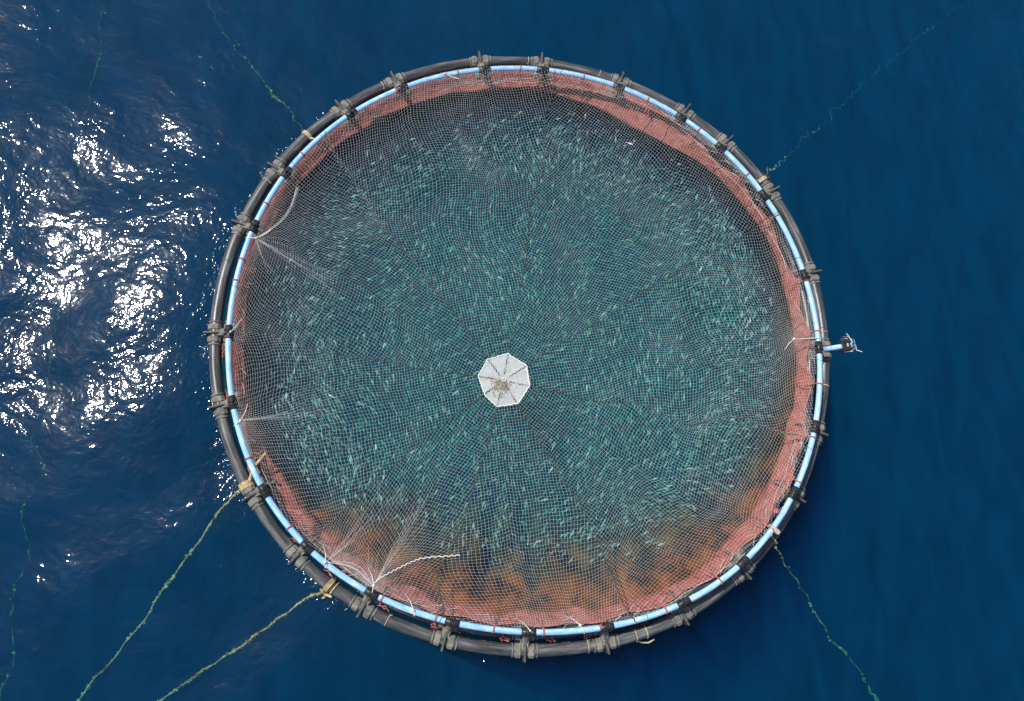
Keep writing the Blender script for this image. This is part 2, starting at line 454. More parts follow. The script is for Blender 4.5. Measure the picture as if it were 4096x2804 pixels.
# ------------------------------------------------------------------ jump net (above water) and bag (below)
net = empty('fish_net', (0, 0, 0))
tag(net, 'brick red fish net hung from the blue handrail, orange-brown below the water', 'net')
NT = 900
T = np.linspace(0, 2 * PI, NT, endpoint=False)
tie = np.radians([142.7,155.4,167.7,172.1,-176.8,-153.8,-139.6,-119.4,-109.5,-99.2,-90.3,-80.0,-67.9,-56.6,-42.9,-32.6,-23.4,-12.6,-1.7,9.1,24.3,35.1,49.4,62.3,77.2,91.1,104.8,118.6,130.5,-129.5,-164.5])
def tiedist(t):
    d = np.abs((np.asarray(t)[..., None] - tie + PI) % (2 * PI) - PI); return d.min(-1)
sc = np.clip(tiedist(T) / math.radians(5.5), 0, 1)
degT = np.degrees(T); dd = lambda c: np.abs((degT - c + 180) % 360 - 180)
rI = rF(T) - GAP
w = rW(T)
drape = 1 / (1 + np.exp((dd(142) - 86) / 4))          # where the net lies over the inner pipe
left = np.exp(-(dd(196) / 30) ** 4)
qlim = .15 - .21 / (1 + np.exp(-((degT % 360) - 170) / 3.5))
noi = noise1(T, 5, 20)
top_r = (rR(T) - .10 - .13 * sc ** 1.3 + .02 * noi) * (1 - drape) + (rI + qlim - .05 * sc + .015 * noi) * drape
top_z = (.46 - .12 * sc - .14 * left) * (1 - drape) + .235 * drape
fold = noise1(T, 11, 28, 3)
NS = 20
lump = np.exp(-((T - math.radians(360 - 139.5)) / math.radians(3.0)) ** 4)
def prof(s_):
    """radius and height of the net at share s_ of the way from its top edge to the water"""
    rA = top_r + (w - top_r) * (1 - (1 - s_) ** 1.25); zA = top_z * (1 - s_) ** 1.15
    px = [0, .12, .28, .42, .56, .78, 1]
    q0 = np.interp(s_, px, [.15, .09, .0, -.10, -.185, 0, 0]); zB = np.interp(s_, px, [.235, .295, .325, .295, .20, .07, 0])
    rB = rI + np.minimum(q0, qlim)
    if s_ > .56:
        f_ = (s_ - .56) / .44; rB = (rI - .185) + (w - rI + .185) * f_
    g = math.sin(PI * s_)
    r = rA * (1 - drape) + rB * drape
    z = zA * (1 - drape) + zB * drape
    k = 1 - .75 * drape
    r = r - k * .05 * g * (1 + .9 * fold) + k * .035 * noise1(T + .12 * s_, 23, 55, 2) * g - lump * .32 * g ** .7
    z = z + k * .04 * g * noise1(T - .1 * s_, 29, 40, 2) + lump * .22 * g + .008 * drape * noise1(T, 37, 90, 2) * g
    return r, z
rows = [prof(i / NS) for i in range(NS + 1)]
def sheet(rows, name, m_, parent):
    v = np.concatenate([np.stack([r * np.cos(T), r * np.sin(T), z + 0 * T], 1) for r, z in rows])
    n = len(rows); f = []
    for i in range(n - 1):
        for k in range(NT):
            w_ = (k + 1) % NT
            f.append((i * NT + k, i * NT + w_, (i + 1) * NT + w_, (i + 1) * NT + k))
    b = MB(); b.add(v, f); return b.build(name, m_, parent)
jump = sheet(rows, 'jump_net', M_jump, net)
sol = jump.modifiers.new('thickness', 'SOLIDIFY'); sol.thickness = .008
# bag
lean = -.52 + .25 * np.exp(-(dd(0) / 40) ** 4) + 1.32 * np.exp(-(dd(-83) / 47) ** 4) + .78 * np.exp(-(dd(-134) / 25) ** 2) + .22 * np.exp(-(dd(-20) / 22) ** 2)
rows = [(w + .0, 0 * T), ]
amp = np.clip(lean + .2, 0, 1.1)
for d in np.concatenate([np.linspace(.05, 3.3, 54), np.linspace(3.5, 5.5, 10), [6.5, 7.5, 9]]):
    r = w - lean * (1.0 * d ** .92 if d < 4.5 else 4.5 ** .92 + (d - 4.5) * .2)
    wob = d + .22 * noise1(T, 45, 6, 2)
    row = np.floor(wob / .95); ph = wob / .95 - row
    bul = np.abs(np.sin(PI * ph)) ** .55 * (.25 + .75 * np.abs(np.sin(T * 22 + 1.1 * noise1(T, 41, 4, 2) + row * 1.9)) ** .6)
    deep = np.abs(np.sin(T * 7 + 1.5 * noise1(T, 43, 3, 2))) ** .7
    r = r - amp * (.40 * bul + .95 * (deep - .5) * min(1, d / 1.6)) - .03 * noise1(T + d * .05, 51, 30, 2) * min(1, d)
    rows.append((r, -d + 0 * T))
bag = sheet(rows, 'net_bag', M_bag, net)
# head rope along the top of the jump net
b = MB(); b.tube(np.stack([top_r * np.cos(T), top_r * np.sin(T), top_z + .01], 1)[::2], .014, 6, True)
b.build('head_rope', M_red, net)
# vertical down-lines of dark cord sewn on the net
PR_ = [prof(q) for q in np.linspace(0, 1, 13)]
for k in range(34):
    i = int((k + .3 * rng.uniform(-1, 1)) * NT / 34) % NT
    P = [pos(T[i] + .006 * math.sin(q * .6 + k), r_[i] - .012, z_[i] + .018) for q, (r_, z_) in enumerate(PR_)]
    b = MB(); b.tube(P, .011, 5); b.build('down_line', M_seam, net)

# the water held in the bag is cloudy with feed and fish waste
mt_ = bpy.data.materials.new('cloudy_water'); mt_.use_nodes = True; nt = mt_.node_tree; nt.nodes.clear()
o_ = nt.nodes.new('ShaderNodeOutputMaterial'); vs_ = nt.nodes.new('ShaderNodeVolumeScatter'); vs_.inputs['Color'].default_value = (.0, .80, .80, 1); vs_.inputs['Density'].default_value = .058
nt.links.new(vs_.outputs[0], o_.inputs['Volume'])
b = MB(); TT = T[::10]; RR = rW(TT) - .12
zz = [-.35, -.9, -4.0, -7.0]
v_ = np.concatenate([np.stack([(RR - max(0, -z_ - .9) * np.maximum(np.interp(TT, T, lean), 0) * .9) * np.cos(TT), (RR - max(0, -z_ - .9) * np.maximum(np.interp(TT, T, lean), 0) * .9) * np.sin(TT), z_ + 0 * TT], 1) for z_ in zz])
n_ = len(TT); f_ = [(i * n_ + k, i * n_ + (k + 1) % n_, (i + 1) * n_ + (k + 1) % n_, (i + 1) * n_ + k)[::-1] for i in range(3) for k in range(n_)]
f_ += [tuple(range(n_)), tuple(3 * n_ + k for k in range(n_))[::-1]]
b.add(v_, f_); tag(b.build('cloudy_water', mt_, None, False), None, None, None, 'structure')

# ------------------------------------------------------------------ bird net over the cage
bird = empty('bird_net', (0, 0, 0))
tag(bird, 'white square-mesh net stretched over the whole cage with a dense centre patch', 'net')
C0 = np.array([-.97, -1.79]); ZC = .34
SEAM = np.array([(1.03,8.74),(7.95,3.81),(8.00,-3.93),(2.99,-8.85),(-2.88,-8.85),(-7.21,-6.20),(-9.16,-0.37),(-6.59,6.25)])
PINCH = [((-8.73,2.70), .72, 1.0), ((-8.84,-3.09), .66, .8), ((8.56,-0.56), .62, .9), ((1.02,-9.14), .62, .8), ((-6.23,-7.19), .75, .9), ((-4.87,-7.85), .78, .8), ((-2.80,8.84), .35, .8), ((-0.45,-9.22), .5, .6), ((-3.75,-8.56), .3, .5), ((-9.30,-0.39), .45, .6)]
EDGE = lambda t: -.13 + .32 * np.exp(-(np.abs((np.degrees(t) - 88 + 180) % 360 - 180) / 34) ** 4) + .05 * noise1(t, 61, 9, 2)
seam_ang = [math.atan2(q[1] - C0[1], q[0] - C0[0]) for q in SEAM]
def warp(x, y):
    """in-plane drape: folds, slack and the gathers at the tie points"""
    t = np.clip(np.hypot(x - C0[0], y - C0[1]) / 8.5, 0, 1.2)
    k = np.clip((t - .08) * 1.6, 0, 1)
    dx = .085 * k * nz2(x, y, 71, 3.2) + .013 * k * nz2(x, y, 72, 1.0) + .002 * nz2(x, y, 75, .33)
    dy = .085 * k * nz2(x, y, 73, 3.2) + .013 * k * nz2(x, y, 74, 1.0) + .002 * nz2(x, y, 76, .33)
    x = x + dx; y = y + dy
    for (px, py), st, sz in PINCH:
        d = np.hypot(px - x, py - y); g = min(st * 1.15, .88) * np.exp(-(d / (1.7 * sz)) ** 1.15)
        x = x + (px - x) * g; y = y + (py - y) * g
    return x, y
def height(x, y):
    r = np.hypot(x - C0[0], y - C0[1]); a = np.arctan2(y, x); rr = np.hypot(x, y)
    R = rR(a); t = np.clip(r / np.maximum(r + (R - rr), .1), 0, 1.1)
    z = ZC + (ZR + .06 - ZC) * t ** 1.7
    # seams pulled tight, panels slack between them
    an = np.arctan2(y - C0[1], x - C0[0])
    dm = np.min([np.abs((an - s + PI) % (2 * PI) - PI) for s in seam_ang], axis=0)
    z = z - .10 * np.sin(np.clip(dm / .39, 0, 1) * PI / 2) * np.sin(PI * np.clip(t, 0, 1)) + .02 * nz2(x, y, 81, 1.4)
    over = np.clip(rr - (R - .12), 0, .2)
    z = np.where(rr > R - .12, ZR + .105 - 1.3 * np.clip(rr - R - .04, 0, .5), z)
    return z
class NetMesh:
    def __init__(s): s.v = []; s.f = []; s.n = 0
    def line(s, P, w):
        """thin three-sided twine along P"""
        n = len(P)
        if n < 2: return
        T_ = np.gradient(P[:, :2], axis=0); L_ = np.linalg.norm(T_, axis=1)[:, None] + 1e-9; T_ = T_ / L_
        N = np.stack([-T_[:, 1], T_[:, 0], 0 * T_[:, 0]], 1)
        up = np.array([0, 0, 1.])
        v = np.stack([P + N * w * .5 - up * w * .28, P - N * w * .5 - up * w * .28, P + up * w * .5], 1).reshape(-1, 3)
        i = np.arange(n - 1)[:, None] * 3
        f = np.concatenate([i + np.array([[0, 1, 4, 3]]), i + np.array([[1, 2, 5, 4]]), i + np.array([[2, 0, 3, 5]])]) + s.n
        s.v.append(v); s.f.append(f); s.n += len(v)
    def build(s, name, m_, parent, lab=None):
        v = np.concatenate(s.v); f = np.concatenate(s.f)
        me = bpy.data.meshes.new(name); me.vertices.add(len(v)); me.vertices.foreach_set('co', v.ravel())
        me.loops.add(f.size); me.loops.foreach_set('vertex_index', f.ravel())
        me.polygons.add(len(f)); me.polygons.foreach_set('loop_start', np.arange(len(f)) * 4)
        try: me.polygons.foreach_set('loop_total', np.full(len(f), 4))
        except Exception: pass
        me.materials.append(m_); me.update(calc_edges=True)
        o = bpy.data.objects.new(name, me); COL.objects.link(o); o.parent = parent
        return o
def runs(mask):
    i = 0; n = len(mask)
    while i < n:
        if mask[i]:
            j = i
            while j < n and mask[j]: j += 1
            yield i, j; i = j
        else: i += 1
SP = .090
TW = .0043
DISC = np.array([(-1.48,-1.12),(-0.84,-0.92),(-0.24,-1.32),(-0.16,-1.98),(-0.54,-2.54),(-1.21,-2.64),(-1.58,-2.29),(-1.79,-1.65)])
def in_disc(x, y, g=1.0):
    P = (DISC - C0) * g + C0; ok = np.ones(np.shape(x), bool)
    for i in range(8):
        a, b = P[i], P[(i + 1) % 8]
        ok &= (b[0] - a[0]) * (y - a[1]) - (b[1] - a[1]) * (x - a[0]) <= 0
    return ok
order = sorted(range(8), key=lambda i: seam_ang[i])
for n_, i in enumerate(order):
    a0 = seam_ang[i]; a1 = seam_ang[order[(n_ + 1) % 8]]
    if a1 < a0: a1 += 2 * PI
    am = (a0 + a1) / 2; hf = (a1 - a0) / 2
    eu = np.array([math.cos(am), math.sin(am)]); ev = np.array([-eu[1], eu[0]])
    nm = NetMesh()
    for fam in (0, 1):
        lim = 11.8 * math.tan(hf)
        lines = np.arange(-int(lim / SP), int(lim / SP) + 1) * SP if fam == 0 else np.arange(1, int(11.8 / SP)) * SP
        for c in lines:
            if fam == 0:
                u = np.arange(max(.02, abs(c) / math.tan(hf)), 11.8, SP / 2); vv = np.full(len(u), c)
            else:
                h = c * math.tan(hf); vv = np.append(np.arange(-h, h, SP / 2), h); u = np.full(len(vv), c)
            if len(u) < 2: continue
            # chevron crease down the middle of each panel, panels bellying outward
            t = np.clip(u / 9, 0, 1.2)
            cv = [.15, -.35, .3, 0, -.25, .4, -.1, .2][n_] * t * 2.2
            cre = [.55, -.42, .5, .3, -.5, .42, .6, -.3][n_] * t * (np.exp(-np.abs(vv - cv) / (.35 + .55 * t)) - .35)
            cre = cre + .16 * t * np.exp(-np.abs(vv + 1.1 * t + cv) / .35)
            uu = u + cre; 
            x = C0[0] + uu * eu[0] + vv * ev[0]; y = C0[1] + uu * eu[1] + vv * ev[1]
            xo, yo = x, y
            x, y = warp(x, y)
            rr = np.hypot(x, y); a = np.arctan2(y, x)
            m_ = (rr < rR(a) + EDGE(a)) & ~in_disc(x, y, .97)
            z = height(x, y)
            P = np.stack([x, y, z], 1)
            for s0, s1 in runs(m_): nm.line(P[s0:s1], TW)
    nm.build('net_panel', M_thread, bird)
# seams between panels
for i in range(8):
    d = SEAM[i] - C0; n = 260; t = np.linspace(0.02, 1.03, n)
    x = C0[0] + d[0] * t; y = C0[1] + d[1] * t
    x, y = warp(x, y)
    zig = .018 * np.sin(np.arange(n) * 1.9); nrm = np.array([-d[1], d[0]]) / np.linalg.norm(d)
    x = x + zig * nrm[0]; y = y + zig * nrm[1]
    z = height(x, y) + .012
    b = MB(); b.tube(np.stack([x, y, z], 1), .015, 5)
    b.build('seam', M_seam, bird)
# dense centre patch
nm = NetMesh(); sp = .031
R_ = Matrix.Rotation(.25, 2)
for fam in (0, 1):
    for c in np.arange(-1.1, 1.1, sp):
        t = np.arange(-1.1, 1.1, sp / 2)
        u, v_ = (np.full(len(t), c), t) if fam == 0 else (t, np.full(len(t), c))
        x = C0[0] + .99 * u - .12 * v_ + .004 * np.sin(17 * v_); y = C0[1] + .12 * u + .99 * v_ + .004 * np.sin(13 * u)
        m_ = in_disc(x, y); P = np.stack([x, y, height(x, y) + .01 + .006 * nz2(x, y, 91, .3)], 1)
        for s0, s1 in runs(m_): nm.line(P[s0:s1], .0155)
nm.build('centre_patch', M_disc, bird)
b = MB(); D = np.array([DISC[i] * (1 - t) + DISC[(i + 1) % 8] * t for i in range(8) for t in np.linspace(0, 1, 14, endpoint=False)])
D = D + .012 * np.stack([np.sin(np.arange(len(D)) * 2.2), np.cos(np.arange(len(D)) * 1.7)], 1)
b.tube(np.stack([D[:, 0], D[:, 1], height(D[:, 0], D[:, 1]) + .02], 1), .016, 6, True)
b.build('patch_hem', M_disc, bird)
b = MB(); a = np.linspace(0, 2 * PI, 17)[:-1]
b.tube(np.stack([C0[0] + .05 * np.cos(a), C0[1] + .05 * np.sin(a), ZC + .05 + 0 * a], 1), .018, 6, True)
b.build('centre_ring', M_white, bird)
# soiled netting bunched near the centre
nm = NetMesh()
for k in range(70):
    c = C0 + np.array([-.12, -.2]) + rng.normal(0, .13, 2); a = rng.uniform(0, PI); l = rng.uniform(.05, .16)
    t = np.linspace(-l, l, 6); x = c[0] + t * math.cos(a) + .02 * np.sin(t * 40); y = c[1] + t * math.sin(a)
    nm.line(np.stack([x, y, ZC + .03 + .01 * rng.uniform() + 0 * t], 1), .012)
nm.build('soiled_patch', M_dirty, bird)
# pale folds of stretched netting that fan out from the gathers
for j_, ((px, py), st, sz) in enumerate(PINCH[:6]):
    if j_ in (2, 3): continue
    nm = NetMesh(); a0 = math.atan2(C0[1] - py, C0[0] - px)
    for q in range(15 if j_ != 1 else 8):
        if q < 9: da = rng.normal(0, .08); L = rng.uniform(.8, 3.2)
        else: da = rng.choice([-1, 1]) * rng.uniform(.35, 1.15); L = rng.uniform(.5, 1.4)
        t = np.linspace(.03, 1, 16) * L; bend = rng.normal(0, .10)
        an = a0 + da * (1 - .25 * t / L) + bend * t / L
        x = px + t * np.cos(an); y = py + t * np.sin(an)
        ok_ = np.hypot(x, y) < rR(np.arctan2(y, x)) - .05
        P = np.stack([x, y, height(x, y) + .008], 1)
        for s0, s1 in runs(ok_): nm.line(P[s0:s1], .0042)
    if j_ in (0, 4):      # the long curved fold that swings away beside these two gathers
        for q in range(9):
            t = np.linspace(0, 1, 20); e = np.array([(-7.55, 4.55), (-4.95, -7.75)][0 if j_ == 0 else 1]) + rng.normal(0, .05, 2)
            m1 = np.array([px, py]) * .5 + e * .5; cdir = (C0 - m1) / np.linalg.norm(C0 - m1); k_ = np.sin(PI * t)[:, None] * cdir * rng.uniform(.16, .30)
            Q = np.array([px, py]) * (1 - t)[:, None] + e * t[:, None] + k_
            nm.line(np.stack([Q[:, 0], Q[:, 1], height(Q[:, 0], Q[:, 1]) + .01], 1), .0055)
    nm.build('gather_fold', M_thread, bird)['kind'] = 'stuff'
# slack netting gathered between handrail and jump net
nm = NetMesh()
for k in range(18):
    n = 70; L = rng.uniform(.12, .45); t0 = rng.uniform(0, 2 * PI)
    if rng.uniform() < .55: t0 = rng.choice(np.radians([98, 70, 40, -25, -40, -75, -108, -125, 100, 85]))+rng.normal(0, .12)
    t = np.linspace(t0, t0 + L, n); off = rng.uniform(.08, .34)
    r = rR(t) - off + .05 * noise1(t, 100 + k, 12, 3); z = ZR - .1 - off * .9 + .04 * noise1(t, 200 + k, 10, 2)
    nm.line(np.stack([r * np.cos(t), r * np.sin(t), z], 1), .012)
# criss-cross of collapsed meshes
for k in range(240):
    t0 = rng.uniform(0, 2 * PI)
    if rng.uniform() < .6: t0 = rng.choice(np.radians([98, 70, 40, -25, -40, -75, -108, -125, 100, 85]))+rng.normal(0, .13)
    r0 = float(rR(t0)) - rng.uniform(.02, .36); a = rng.uniform(0, 2 * PI); l = rng.uniform(.06, .2)
    c = pos(t0, r0, 0); z0 = ZR - .05 - .9 * (float(rR(t0)) - r0)
    tt = np.linspace(-l, l, 5)
    e = np.array([-math.sin(t0 + a * .12), math.cos(t0 + a * .12), 0])
    P = c + tt[:, None] * e + np.array([0, 0, z0]); P[:, :2] += rng.normal(0, .012, (5, 2))
    nm.line(P, .011)
tag(nm.build('gathered_edge', M_thread, bird), kind='stuff')
# tight gathers tied with white cord to the rail
for (px, py), st, sz in PINCH:
    b = MB()
    a = math.atan2(py, px); r0 = math.hypot(px, py); R = float(rR(a))
    z = float(height(np.array([px]), np.array([py]))[0])
    b.blob((px, py, z + .02), .055 * sz ** .5, jit=.2)
    b.tube([(px, py, z), pos(a + .004, (r0 + R) / 2, (z + ZR) / 2 + .06), pos(a + .008, R, ZR + .1), pos(a + .008, R + .1, ZR)], .016, 6)
    b.tube([(px, py, z), pos(a - .02, r0 - .2, z + .05), pos(a - .045, r0 - .32, z + .02)], .013, 6)
    b.build('tie_cord', M_white, bird)

# white twisted rope lying on the net
b = MB(); WR = np.array([(-4.87,-7.80),(-4.68,-7.65),(-4.43,-7.52),(-4.15,-7.39),(-3.86,-7.26),(-3.58,-7.16),(-3.22,-7.12),(-2.78,-7.11),(-2.42,-7.09)])
s = np.linspace(0, len(WR) - 1, 90); x = np.interp(s, range(len(WR)), WR[:, 0]); y = np.interp(s, range(len(WR)), WR[:, 1])
y = y + .018 * np.sin(np.arange(90) * 1.25)
b.tube(np.stack([x, y, height(x, y) + .03], 1), .017, 6)
tag(b.build('loose_rope', M_white), 'kinked white rope lying across the net near the bottom left of the cage', 'rope')

# ------------------------------------------------------------------ cords and ties round the pipes
def torus_wrap(b, a, r, z, rad, thick, turns=2, wid=.03, mi=0):
    n = 18 * turns; ph = np.linspace(0, 2 * PI * turns, n + 1); off = np.linspace(-wid / 2, wid / 2, n + 1)
    er = np.array([math.cos(a), math.sin(a), 0]); et = np.array([-math.sin(a), math.cos(a), 0])
    P = er * r + np.array([0, 0, z]) + et * off[:, None] + (rad + thick) * (np.cos(ph)[:, None] * er + np.sin(ph)[:, None] * np.array([0, 0, 1.]))
    b.tube(P, thick, 6, up=tuple(et), mi=mi)
RED = [142.7,155.4,167.7,172.1,-176.8,-153.8,-139.6,-119.4,-109.5,-99.2,-90.3,-80.0,-67.9,-56.6,-42.9,-32.6,-23.4,-12.6,-1.7,9.1,24.3,35.1,49.4,62.3,77.2,91.1,104.8,118.6]
used = set()
def spot(deg, key):
    m_ = clock(deg)
    while (key, m_) in used: m_ = (m_ + 1) % 60
    used.add((key, m_)); return m_
ORD = 'first second third fourth fifth sixth seventh eighth ninth tenth eleventh twelfth thirteenth fourteenth fifteenth sixteenth seventeenth eighteenth nineteenth twentieth twenty-first twenty-second twenty-third twenty-fourth twenty-fifth twenty-sixth twenty-seventh twenty-eighth'.split()
def where(d_, all_):
    """its rank going clockwise round the ring from the instrument arm"""
    return ORD[sorted((-4.9 - q) % 360 for q in all_).index((-4.9 - d_) % 360)] + ' clockwise from the instrument arm'
for d_ in RED:
    a = math.radians(d_); R = float(rR(a)); b = MB()
    torus_wrap(b, a, R, ZR, .088, .013, 2, .055)
    a2 = a + rng.normal(0, .012)
    b.tube([pos(a, R - .09, ZR - .03), pos(a2, R - .2, ZR - .1), pos(a2, R - .34, ZR - .28)], .013, 6)
    b.tube([pos(a + .004, R - .09, ZR - .02), pos(a2 - .01, R - .24, ZR - .16), pos(a2 - .018, R - .4, ZR - .34)], .012, 6)
    b.blob(pos(a2, R - .17, ZR - .06), .032)
    tag(b.build('red_tie', M_red), 'red cord tie on the blue handrail, ' + where(d_, RED), 'cord tie', 'red cord ties on the handrail')
LOWT = [-118.4,-109.3,-97.1,-81.6,-88.4,-130.0,-137.3,-152.7,-166.6,-175.4]
for d_ in LOWT:
    a = math.radians(d_); R = float(rF(a)) - GAP; b = MB()
    torus_wrap(b, a, R, ZP, PR, .014, 2, .05)
    for k in range(4):
        o_ = rng.normal(0, .012, 2)
        b.tube([pos(a, R + .1, ZP + PR), pos(a + o_[0], R + .18, ZP + PR - .02), pos(a + o_[1], R + .26, ZP + .02)], .013, 5)
    b.blob(pos(a, R + .12, ZP + PR), .035)
    tag(b.build('red_tie', M_red), 'frayed red cord on the inner pipe, ' + where(d_, LOWT), 'cord tie', 'frayed red cords on the inner pipe')
WT = [88.9,119.5,73.8,149.9,-82.2,-53.6,-117.0,-0.7,-11.5]
for d_ in WT:
    a = math.radians(d_); R = float(rF(a)); b = MB()
    torus_wrap(b, a, R, ZP, PR, .010, 2 if d_ in (-11.5,) else 1, .03)
    b.tube([pos(a, R - .12, ZP + PR - .03), pos(a + .006, R - .2, ZP + PR + .02)], .009, 5)
    tag(b.build('cable_tie', M_cream), 'thin cream cord on the outer pipe, ' + where(d_, WT), 'cord tie', 'thin cream cords on the outer pipe')
BT = [82.4,24.9,14.3,-7.7,-71.4,-108.5,136.3,145.6,-25.6,173.5]
for d_ in BT:
    a = math.radians(d_); R = float(rR(a)); b = MB()
    torus_wrap(b, a, R, ZR, .088, .007, 1, .12)
    b.tube([pos(a, R - .09, ZR), pos(a, R - .2, ZR - .03)], .007, 5)
    tag(b.build('black_tie', M_seam), 'thin black string on the blue handrail, ' + where(d_, BT), 'cord tie', 'thin black strings on the handrail')
for d_, lb in ((-71.7, 'cream rope loop on the outer pipe at the bottom, without a trailing end'), (-73.6, 'yellowish rope loop at the bottom of the outer pipe with its end trailing')):
    a = math.radians(d_); R = float(rF(a)); t_ = empty('rope_loop', tuple(pos(a, R, ZP)))
    tag(t_, lb, 'rope loop')
    b = MB(); torus_wrap(b, a, R, ZP, PR, .016, 1, .05)
    if d_ == -73.6: 
        b.tube([pos(a, R + PR, ZP), pos(a + .01, R + .28, .04), pos(a + .03, R + .36, .02), pos(a + .05, R + .34, .02)], [.016, .02, .025, .02], 6)
    b.build('loop', M_yellow if d_ == -73.6 else M_cream, t_)
    b = MB()
    for k in range(14): b.blob(pos(a + rng.normal(0, .006), R - .22 + rng.normal(0, .03), ZP + .1 + rng.normal(0, .03)), .03, jit=.5)
    tag(b.build('weed_tuft', M_brown, t_), kind='stuff')

# fringe of weed on the waterline of the outer pipe
b = MB()
wc = rng.uniform(-150, -50, 26)
for k in range(420):
    a = math.radians(rng.choice(wc) + rng.normal(0, .9)); R = float(rF(a)) - PR * .93
    b.blob(pos(a, R + rng.normal(0, .012), ZP + .03 + rng.normal(0, .02)), rng.uniform(.008, .022), jit=.4)
tag(b.build('weed_fringe', M_weedline), 'yellow-brown weed fringe growing along the inner side of the outer pipe', 'seaweed', None, 'stuff')

# ------------------------------------------------------------------ mooring ropes
ROPES = {
"a":[(-7.44,6.75,-0.10),(-7.83,7.49,-0.42),(-8.38,8.37,-0.74),(-9.11,9.37,-1.07),(-9.57,10.07,-1.39),(-10.21,11.07,-1.71),(-10.95,11.94,-2.03),(-11.51,13.03,-2.36),(-12.02,14.30,-2.68),(-12.56,15.72,-3.00)],
"b":[(8.35,5.45,0.00),(8.81,5.88,-0.30),(9.34,6.41,-0.60),(9.99,7.05,-0.90),(10.79,7.75,-1.20),(11.49,8.52,-1.50),(12.37,9.18,-1.80),(12.98,9.74,-2.10),(13.05,10.09,-2.40),(14.05,10.88,-2.70),(14.82,11.59,-3.00),(15.46,12.34,-3.30),(16.69,13.25,-3.60),(19.11,15.33,-3.90),(21.65,17.22,-4.20),(23.45,18.68,-4.50)],
"c":[(7.40,-6.92,0.00),(7.94,-7.63,-0.36),(8.34,-8.01,-0.71),(8.82,-8.78,-1.07),(9.86,-10.27,-1.43),(10.71,-11.17,-1.79),(11.32,-11.94,-2.14),(11.93,-12.79,-2.50)],
"d":[(-8.72,-4.88,0.20),(-8.95,-5.06,0.01),(-9.48,-5.57,-0.18),(-10.07,-6.38,-0.37),(-10.74,-7.34,-0.56),(-11.42,-8.39,-0.74),(-12.19,-9.38,-0.93),(-12.76,-10.11,-1.12),(-13.43,-10.88,-1.31),(-14.00,-11.53,-1.50)],
"e":[(-6.24,-7.98,0.20),(-6.39,-8.03,-0.01),(-6.89,-8.20,-0.23),(-7.68,-8.73,-0.44),(-8.74,-9.45,-0.65),(-9.36,-9.86,-0.86),(-10.39,-10.46,-1.07),(-11.08,-10.95,-1.29),(-12.12,-11.68,-1.50)],
"f":[(-15.91,14.85,-2.50),(-15.82,13.54,-2.50),(-15.80,10.43,-2.50),(-15.88,7.67,-2.50),(-15.85,6.09,-2.50),(-15.90,3.11,-2.50),(-16.04,0.57,-2.50),(-15.99,-1.20,-2.50),(-16.03,-3.12,-2.50),(-16.05,-4.63,-2.50),(-16.07,-5.93,-2.50),(-16.07,-7.93,-2.50),(-16.07,-9.82,-2.50),(-15.98,-11.50,-2.50)],
}
RL_ = {
"a": ('thin weedy mooring rope sinking away from the upper left of the cage', .011, .05, M_ropedeep, M_growth_g, 40, .0),
"b": ('kinked green mooring rope sinking away from the upper right of the cage', .010, .08, M_ropedeep, M_growth_g, 60, .0),
"c": ('yellow-green mooring rope running down from the lower right of the cage', .014, .04, M_ropedeep, M_growth_g, 60, .0),
"d": ('long weedy mooring rope running from the lower left bracket to the bottom edge', .017, .022, M_rope, M_growth_g, 150, .0),
"e": ('weedy mooring rope at the lower left of the collar, lower of the two', .019, .022, M_rope, M_growth, 150, .0),
"f": ('faint green sunken rope running top to bottom along the left edge of the picture', .012, .08, M_ropedeep, M_growth_g, 75, .0),
}
